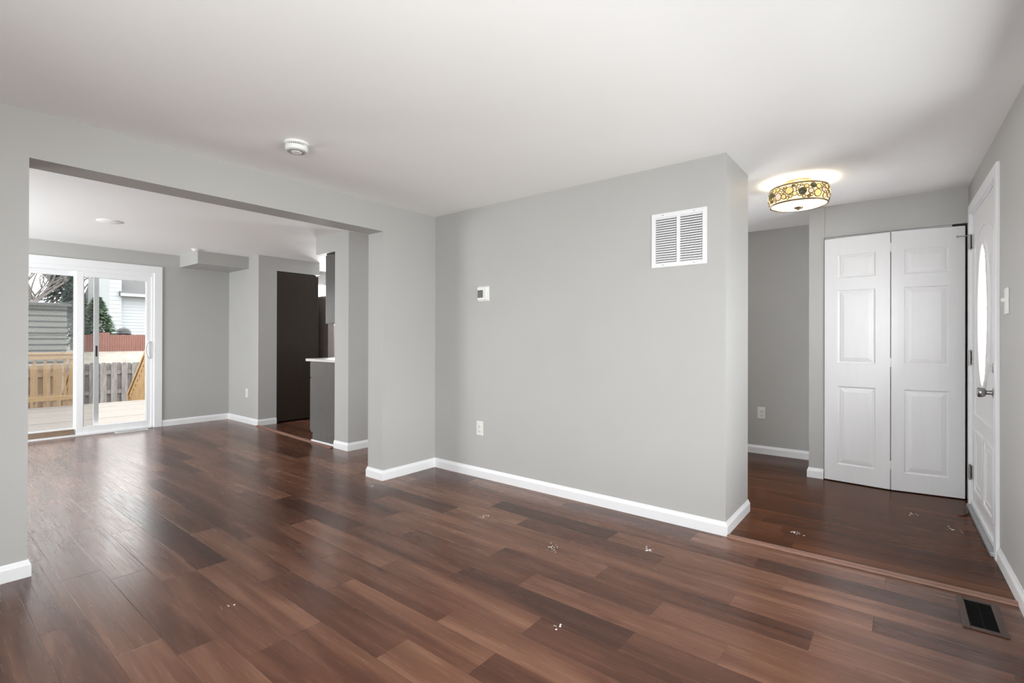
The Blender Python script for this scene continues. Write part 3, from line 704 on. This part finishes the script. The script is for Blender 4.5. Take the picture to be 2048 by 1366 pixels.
# ------------------------------------------------------------------ kitchen
bc = thing('base_cabinet', 'dark base cabinet with bare end panel below pale counter', 'cabinet', (2.975, YP1 + .004, 0))
YD = 5.305 - YP1
b = MB(); b.prism([(0, .012), (YD - .05, .012), (YD - .05, .105), (YD, .105), (YD, .912), (0, .912)], 0, 1.8, 'x'); b.build('body', CABEND, bc, bevel=.002)
b = MB(); b.box(-.006, 0, .0, YD - .05, .012, .10); b.build('toe_board', CABEND, bc, bevel=.001)
b = MB(); b.box(-.014, .2, .0, YD - .03, .0, .03); b.build('white_shoe_strip', TRIM, bc, bevel=.003)
for k in range(3):
    x0 = .004 + .6 * k
    d_ = MB().box(x0, x0 + .59, YD + .004, YD + .024, .125, .72).build('door', CABEND, bc, bevel=.003)
    d_ = MB().box(x0, x0 + .59, YD + .004, YD + .024, .735, .90).build('drawer', CABEND, bc, bevel=.003)
b = MB().box(2.962, 5.62, YP1, 5.405, .914, .945)
tag(b.build('countertop', COUNTER, bevel=.004), 'pale speckled kitchen countertop on the dark base cabinet', 'countertop')
uc = thing('wall_cabinet', 'dark wall cabinet hung under the grey soffit', 'cabinet', (2.975, YP1, 1.34))
MB().box(0, 1.6, 0, .185, 0, .755).build('body', CABEND, uc, bevel=.002)
MB().box(-.004, 1.6, 0, .185, .757, .774).build('top_moulding', ESP, uc, bevel=.002)
for k in range(3): MB().box(.003 + .53 * k, .525 + .53 * k, .190, .212, .0, .755).build('door', CABEND, uc, bevel=.003)
tc_ = thing('pantry_cabinet', 'tall espresso brown pantry cabinet beside the nook wall', 'cabinet', (3.303, YS, 0))
MB().box(0, .575, .002, .90, .02, 2.106).build('body', ESP, tc_, bevel=.002)
MB().box(.578, .617, .004, .45, .10, 2.085).build('door', ESP, tc_, bevel=.003)
MB().box(.578, .617, .455, .9, .10, 2.085).build('door', ESP, tc_, bevel=.003)
t2 = thing('side_cabinet', 'tall taupe cabinet glimpsed behind the pantry cabinet', 'cabinet', (4.143, 6.9, 0))
MB().box(0, .1, 0, .78, 0, 1.80).build('body', TAUPE, t2, bevel=.003)
MB().box(-.004, .1, .0, .78, 1.80, 1.83).build('top', COUNTER, t2, bevel=.002)

# ------------------------------------------------------------------ plaster crumbs
def crumbs(x, y, n, spread, label, seed, zz=.0):
    r = random.Random(seed); b = MB()
    for _ in range(n):
        px, py = x + r.gauss(0, spread), y + r.gauss(0, spread * .8); s = r.uniform(.0015, .0042)
        vs = [(px + s * r.uniform(.7, 1.8) * math.cos(q), py + s * r.uniform(.7, 1.8) * math.sin(q), zz + .0002) for q in (0, 1.3, 2.5, 3.8, 5)]
        b.add(vs + [(px, py, zz + s * .8)], [(0, 1, 5), (1, 2, 5), (2, 3, 5), (3, 4, 5), (4, 0, 5), (4, 3, 2, 1, 0)])
    tag(b.build('plaster_crumbs', PLASTER), label, 'debris', 'plaster crumbs on the floor', 'stuff')
for i, (x, y, n_c, sp_c, lb) in enumerate(((2.437, 2.178, 16, .018, 'white plaster crumbs on the floor below the thermostat wall'), (2.630, 1.115, 18, .014, 'brightest white plaster crumbs near the end of the long baseboard'),
        (2.376, 3.306, 9, .02, 'white crumbs beside the opening jamb baseboard'), (3.403, .515, 14, .02, 'white scuffed crumbs on the entry floor near the wall end'),
        (4.27, -.046, 10, .025, 'white crumbs in front of the right closet door leaf'), (4.073, -.24, 9, .03, 'faint crumbs on the entry floor beside the front door'),
        (2.32, 1.551, 14, .03, 'scattered faint crumbs in the middle of the living floor'), (1.702, 1.108, 6, .012, 'few tiny crumbs in the front of the living floor'),
        (.931, 2.321, 6, .02, 'few tiny crumbs on the floor near the left baseboard'))):
    crumbs(x, y, n_c, sp_c, lb, 40 + i, .004 if x > 3.12 else 0)

# ------------------------------------------------------------------ outdoors
gz = lambda y: -0.95 if y < 15.6 else (-0.95 + (y - 15.6) / 8.0 * 1.60 if y < 23.6 else .65 + (y - 23.6) * .01)
ys = [-30, -10, 0, 5, 7.9, 10, 12, 14, 15.6, 17, 19, 21, 23.6, 28, 34, 45, 70]; b = MB(); xs2 = [-30, -10, 0, 2, 4, 6, 10, 20, 40]
vs = [(x, y, gz(y)) for y in ys for x in xs2]; nx = len(xs2)
b.add(vs, [(j * nx + i, j * nx + i + 1, (j + 1) * nx + i + 1, (j + 1) * nx + i) for j in range(len(ys) - 1) for i in range(nx - 1)])
struct(b.build('ground', LAWN), 'pale dormant lawn around the house rising behind the deck', 'ground')
struct(MB().box(-1.5, X1 + .2, YW + .13, YW + .16, -1.0, -.002).build('wall_foundation', SIDING), 'house foundation below the patio door', 'wall')

dk = thing('deck', 'weathered wooden deck outside the patio door', 'deck', (0, 0, 0))
b = MB(); y = 7.885; r = random.Random(4)
while y < 12.25:
    b.box(-1.6, 4.0, y, y + .132, -.135, -.10 + r.uniform(-.002, .002)); y += .139
YDK = y - .007
b.build('deck_boards', DECKM, dk)
b = MB(); b.box(-1.6, 4.0, YDK - .04, YDK, -.34, -.137); 
for x in [-1.5 + .55 * k for k in range(11)]: b.box(x, x + .045, 7.9, YDK - .045, -.33, -.137)
b.build('joists', DECKM, dk)
for x in (-1.4, 1.2, 3.8):
    for yy in (8.4, YDK - .15): MB().box(x, x + .1, yy, yy + .1, -.95, -.331).build('deck_post', PINE, dk)
kn = MB(); kn.lathe([(0.0, .0), (.03, .001), (.05, .0)], (2.07, 8.75, -.0985), 12)
# railing
YRL = 12.31
rl = thing('deck_railing', 'new pine railing with balusters along the deck edge', 'railing', (0, YRL, 0))
b = MB(); b.box(-1.6, 2.15, -.045, .095, .862, .90); b.build('top_rail', PINEH, rl, bevel=.004)
b = MB(); b.box(-1.6, 2.12, -.02, .02, .775, .862); b.build('upper_rail', PINEH, rl, bevel=.004)
b = MB(); b.box(-1.6, 2.12, -.02, .02, .010, .10); b.build('bottom_rail', PINEH, rl, bevel=.004)
for k in range(-23, 4): 
    x = 1.594 + .137 * k; MB().box(x - .019, x + .019, .021, .058, -.19, .86).build('baluster', PINE, rl)
for x in (-1.55, .3, 2.115): MB().box(x - .045, x + .045, .021, .11, -.95, .862).build('railing_post', PINE, rl)
# stairs down from the deck
st = thing('deck_stairs', 'pine stairs going down from the deck between sloped handrails', 'stairs', (0, 12.40, 0))
for k in range(4): MB().box(2.24, 3.30, .02 + .29 * k, .33 + .29 * k, -.29 - .19 * k, -.25 - .19 * k).build('tread', DECKM, st)
for x in (2.20, 3.32):
    MB().beam((x, .02, -.27), (x, 1.25, -1.04), .04, .20).build('stringer', PINEH, st)
    MB().beam((x, .0, .93), (x, 1.28, -.10), .09, .05).build('handrail', PINEH, st)
    MB().beam((x, .0, .84), (x, 1.28, -.19), .04, .09).build('sub_rail', PINEH, st)
    MB().box(x - .045, x + .045, -.01, .08, -.95, .92).build('stair_post', PINE, st)
    MB().box(x - .045, x + .045, 1.20, 1.29, -.95, -.10).build('stair_post', PINE, st)
    for k in range(8):
        y = .14 + k * .137; MB().box(x - .019, x + .019, y, y + .037, -.42 - .8 * y + .18, .86 - .805 * y).build('baluster', PINE, st)
# shadowbox fences
def fence(name, label, x0, x1, y, material, seed, group=None):
    t = thing(name, label, 'fence', (0, y, 0), 0, group); r = random.Random(seed)
    for z in (-.62, -.125, .345): MB().box(x0, x1, -.02, .02, z - .045, z + .045).build('rail', material, t)
    k = 0; x = x0
    while x < x1 - .05:
        zt = .575 + r.uniform(-.015, .02); w_ = .118; side = -1 if k % 2 == 0 else 1
        c = .018; poly = [(x, -.93), (x + w_, -.93), (x + w_, zt - .03), (x + w_ - .03, zt), (x + .03, zt), (x, zt - .03)]
        b = MB(); yy = (-.040, -.022) if side < 0 else (.022, .040); b.prism(poly, yy[0], yy[1], 'y'); b.build('picket', material, t)
        x += .1025; k += 1
fence('picket_fence', 'weathered grey shadowbox fence beyond the deck stairs', 2.45, 5.4, 15.0, FENCEG, 2)
fence('picket_fence', 'tan shadowbox fence behind the deck railing', -.8, 2.42, 15.0, FENCET, 3)
# red fence up the slope
rf = thing('board_fence', 'red stained board fence on the slope', 'fence', (0, 24.0, 0)); r = random.Random(8)
b = MB(); b.box(4.15, 9.2, .02, .06, .8, .88); b.box(4.15, 9.2, .02, .06, 1.15, 1.22); b.build('rail', REDF, rf)
x = 4.15; k = 0
while x < 6.75:
    z = 1.30 + (.08 if 4.72 < x < 5.2 and x > 4.8 else 0) + r.uniform(-.01, .01); MB().box(x, x + .068, -.012, .014, .62, z).build('board', REDF, rf); x += .075; k += 1
b = MB()
while x < 9.2: b.box(x, x + .068, -.012, .014, .62, 1.30); x += .075
b.build('board_run', REDF, rf)
# white house
hs = thing('house', 'white sided house with grey roof beyond the red fence', 'house', (0, 30, 0))
def clap(b, x0, x1, y, z0, z1, st=.15):
    z = z0
    while z < z1: b.prism([(y, z), (y - .025, z), (y - .006, min(z + st, z1)), (y, min(z + st, z1))], x0, x1, 'x'); z += st
b = MB(); b.box(6.88, 13, 0, 7, .55, 3.27); clap(b, 6.88, 13, 0, .6, 3.27); b.build('wall', SIDING, hs)
b = MB(); b.box(6.44, 6.90, -.2, 4, .55, 4.35); clap(b, 6.44, 6.90, -.2, .6, 4.35, .2); b.build('corner_bay', SIDING, hs)
b = MB(); b.prism([(-.45, 3.22), (-.45, 3.34), (3.5, 5.4), (7.4, 3.34), (7.4, 3.22)], 6.80, 13.2, 'x'); b.build('roof', ROOFG, hs)
b = MB(); b.box(6.8, 13.2, -.52, -.45, 3.20, 3.34); b.build('gutter', SIDING, hs)
# low house on the left
h2 = thing('shed', 'pale green grey clapboard shed behind the railing', 'shed', (0, 22, 0))
b = MB(); b.m = 1; b.box(-1.5, 3.61, .001, 3, .35, 2.24); b.m = 0
for k in range(10): b.box(-1.5, 3.62, -.05, 0, .40 + .19 * k, .40 + .19 * k + (.135 if k < 9 else .12))
b.build('wall', [SIDING2, mat('siding_gap_shade', (.075, .08, .075), .8)], h2)  # darker backing colour paints the shadow lines between the boards
b = MB(); b.prism([(-.25, 2.22), (-.25, 2.30), (3.2, 2.50), (3.2, 2.42)], -1.7, 3.70, 'x'); b.build('roof', ROOFG, h2)
# kettle grill
gr = thing('kettle_grill', 'black round kettle grill standing behind the red fence', 'grill', (5.78, 24.6, .66))
R0 = .24; MB().lathe([(R0, .72)] + [(R0 * math.cos(PI / 2 * k / 8), .72 + .22 * math.sin(PI / 2 * k / 8)) for k in range(1, 9)], n=24, cap=False).build('lid', KETTLE, gr, smooth=50)
MB().lathe([(R0, .71)] + [(R0 * math.cos(PI / 2 * k / 8), .71 - .22 * math.sin(PI / 2 * k / 8)) for k in range(1, 9)], n=24, cap=False).build('bowl', KETTLE, gr, smooth=50)
for k in range(3):
    a = 2 * PI * k / 3 + .5; MB().tube([(.12 * math.cos(a), .12 * math.sin(a), .55), (.26 * math.cos(a), .26 * math.sin(a), 0)], .014, 8).build('leg', ALU, gr)
MB().tube([(-.05, 0, .935), (-.04, 0, .975), (.04, 0, .975), (.05, 0, .935)], .012, 8).build('handle', ALU, gr)
# trees
def conifer(x, y, h, rb, material, label, seed):
    t = thing('conifer', label, 'tree', (x, y, gz(y) - .03)); r = random.Random(seed)
    MB().tube([(0, 0, 0), (0, 0, h * .95)], .09, 8, .015).build('trunk', BARK, t)
    b = MB()
    for _ in range(1500):
        u = r.random() ** .75; z = h * (.06 + .93 * u); rr = rb * (1 - u) ** .8 + .03; a = r.uniform(0, 2 * PI); q = rr * r.uniform(.45, 1.0)
        c = Vector((q * math.cos(a), q * math.sin(a), z)); d = Vector((math.cos(a), math.sin(a), r.uniform(-.5, .25))).normalized()
        L_ = r.uniform(.14, .30); s_ = Vector((-d.y, d.x, r.uniform(-.4, .4))).normalized() * L_ * .28
        b.add([c - d * L_ * .4, c + s_, c + d * L_ * .6, c - s_ , c + Vector((0, 0, L_ * .14))], [(0, 1, 4), (1, 2, 4), (2, 3, 4), (3, 0, 4)])
    b.build('foliage', material, t, fix=False)
conifer(4.55, 26.5, 3.2, .62, CONIF2, 'dark slim conifer right behind the shed', 1)
conifer(5.62, 28, 2.35, .85, CONIF, 'bright green conifer left of the white house', 2)
conifer(6.1, 34.5, 3.3, .9, CONIF, 'olive conifer touching the white house corner', 3)
conifer(4.9, 32, 3.9, 1.0, CONIF2, 'tall dark conifer between the bare trees', 4)
def bare(x, y, h, label, seed, group='bare trees on the skyline'):
    t = thing('bare_tree', label, 'tree', (x, y, gz(y) - .05), 0, group); r = random.Random(seed)
    tb, bb = MB(), MB()
    def grow(p, d, L_, rad_, lev):
        pts = [p]; q = p
        for k in range(3):
            d = (d + Vector((r.uniform(-.16, .16), r.uniform(-.16, .16), r.uniform(-.02, .14)))).normalized(); q = q + d * L_ / 3; pts.append(q)
        (tb if lev == 0 else bb).tube(pts, rad_, 6 if lev < 2 else 4, rad_ * .6, cap=False)
        if lev >= 5: return
        n = (4, 4, 3, 3, 2)[lev]
        for k in range(n):
            a = r.uniform(0, 2 * PI); sp = r.uniform(.45, .9); dd = (d + Vector((math.cos(a), math.sin(a), r.uniform(-.2, .3))) * sp).normalized()
            grow(pts[r.choice((2, 3, 3))], dd, L_ * r.uniform(.62, .82), max(rad_ * .6, .009), lev + 1)
    grow(Vector((0, 0, 0)), Vector((0, 0, 1)), h * .30, .11, 0)
    tb.build('trunk', BARK, t, fix=False); bb.build('branches', BARK, t, fix=False)
for i, (x, y, h, lb) in enumerate(((3.2, 29, 6.5, 'bare tree above the left end of the shed'), (4.0, 33, 7.5, 'bare tree behind the middle of the shed roof'), (5.0, 39, 8, 'bare tree behind the dark conifers'),
                                   (7.2, 42, 8.5, 'bare tree just left of the white house'), (2.2, 34, 7, 'bare tree leftmost in the patio door view'), (10.5, 41, 8.5, 'bare tree behind the white house roof'))):
    bare(x, y, h, lb, 20 + i)
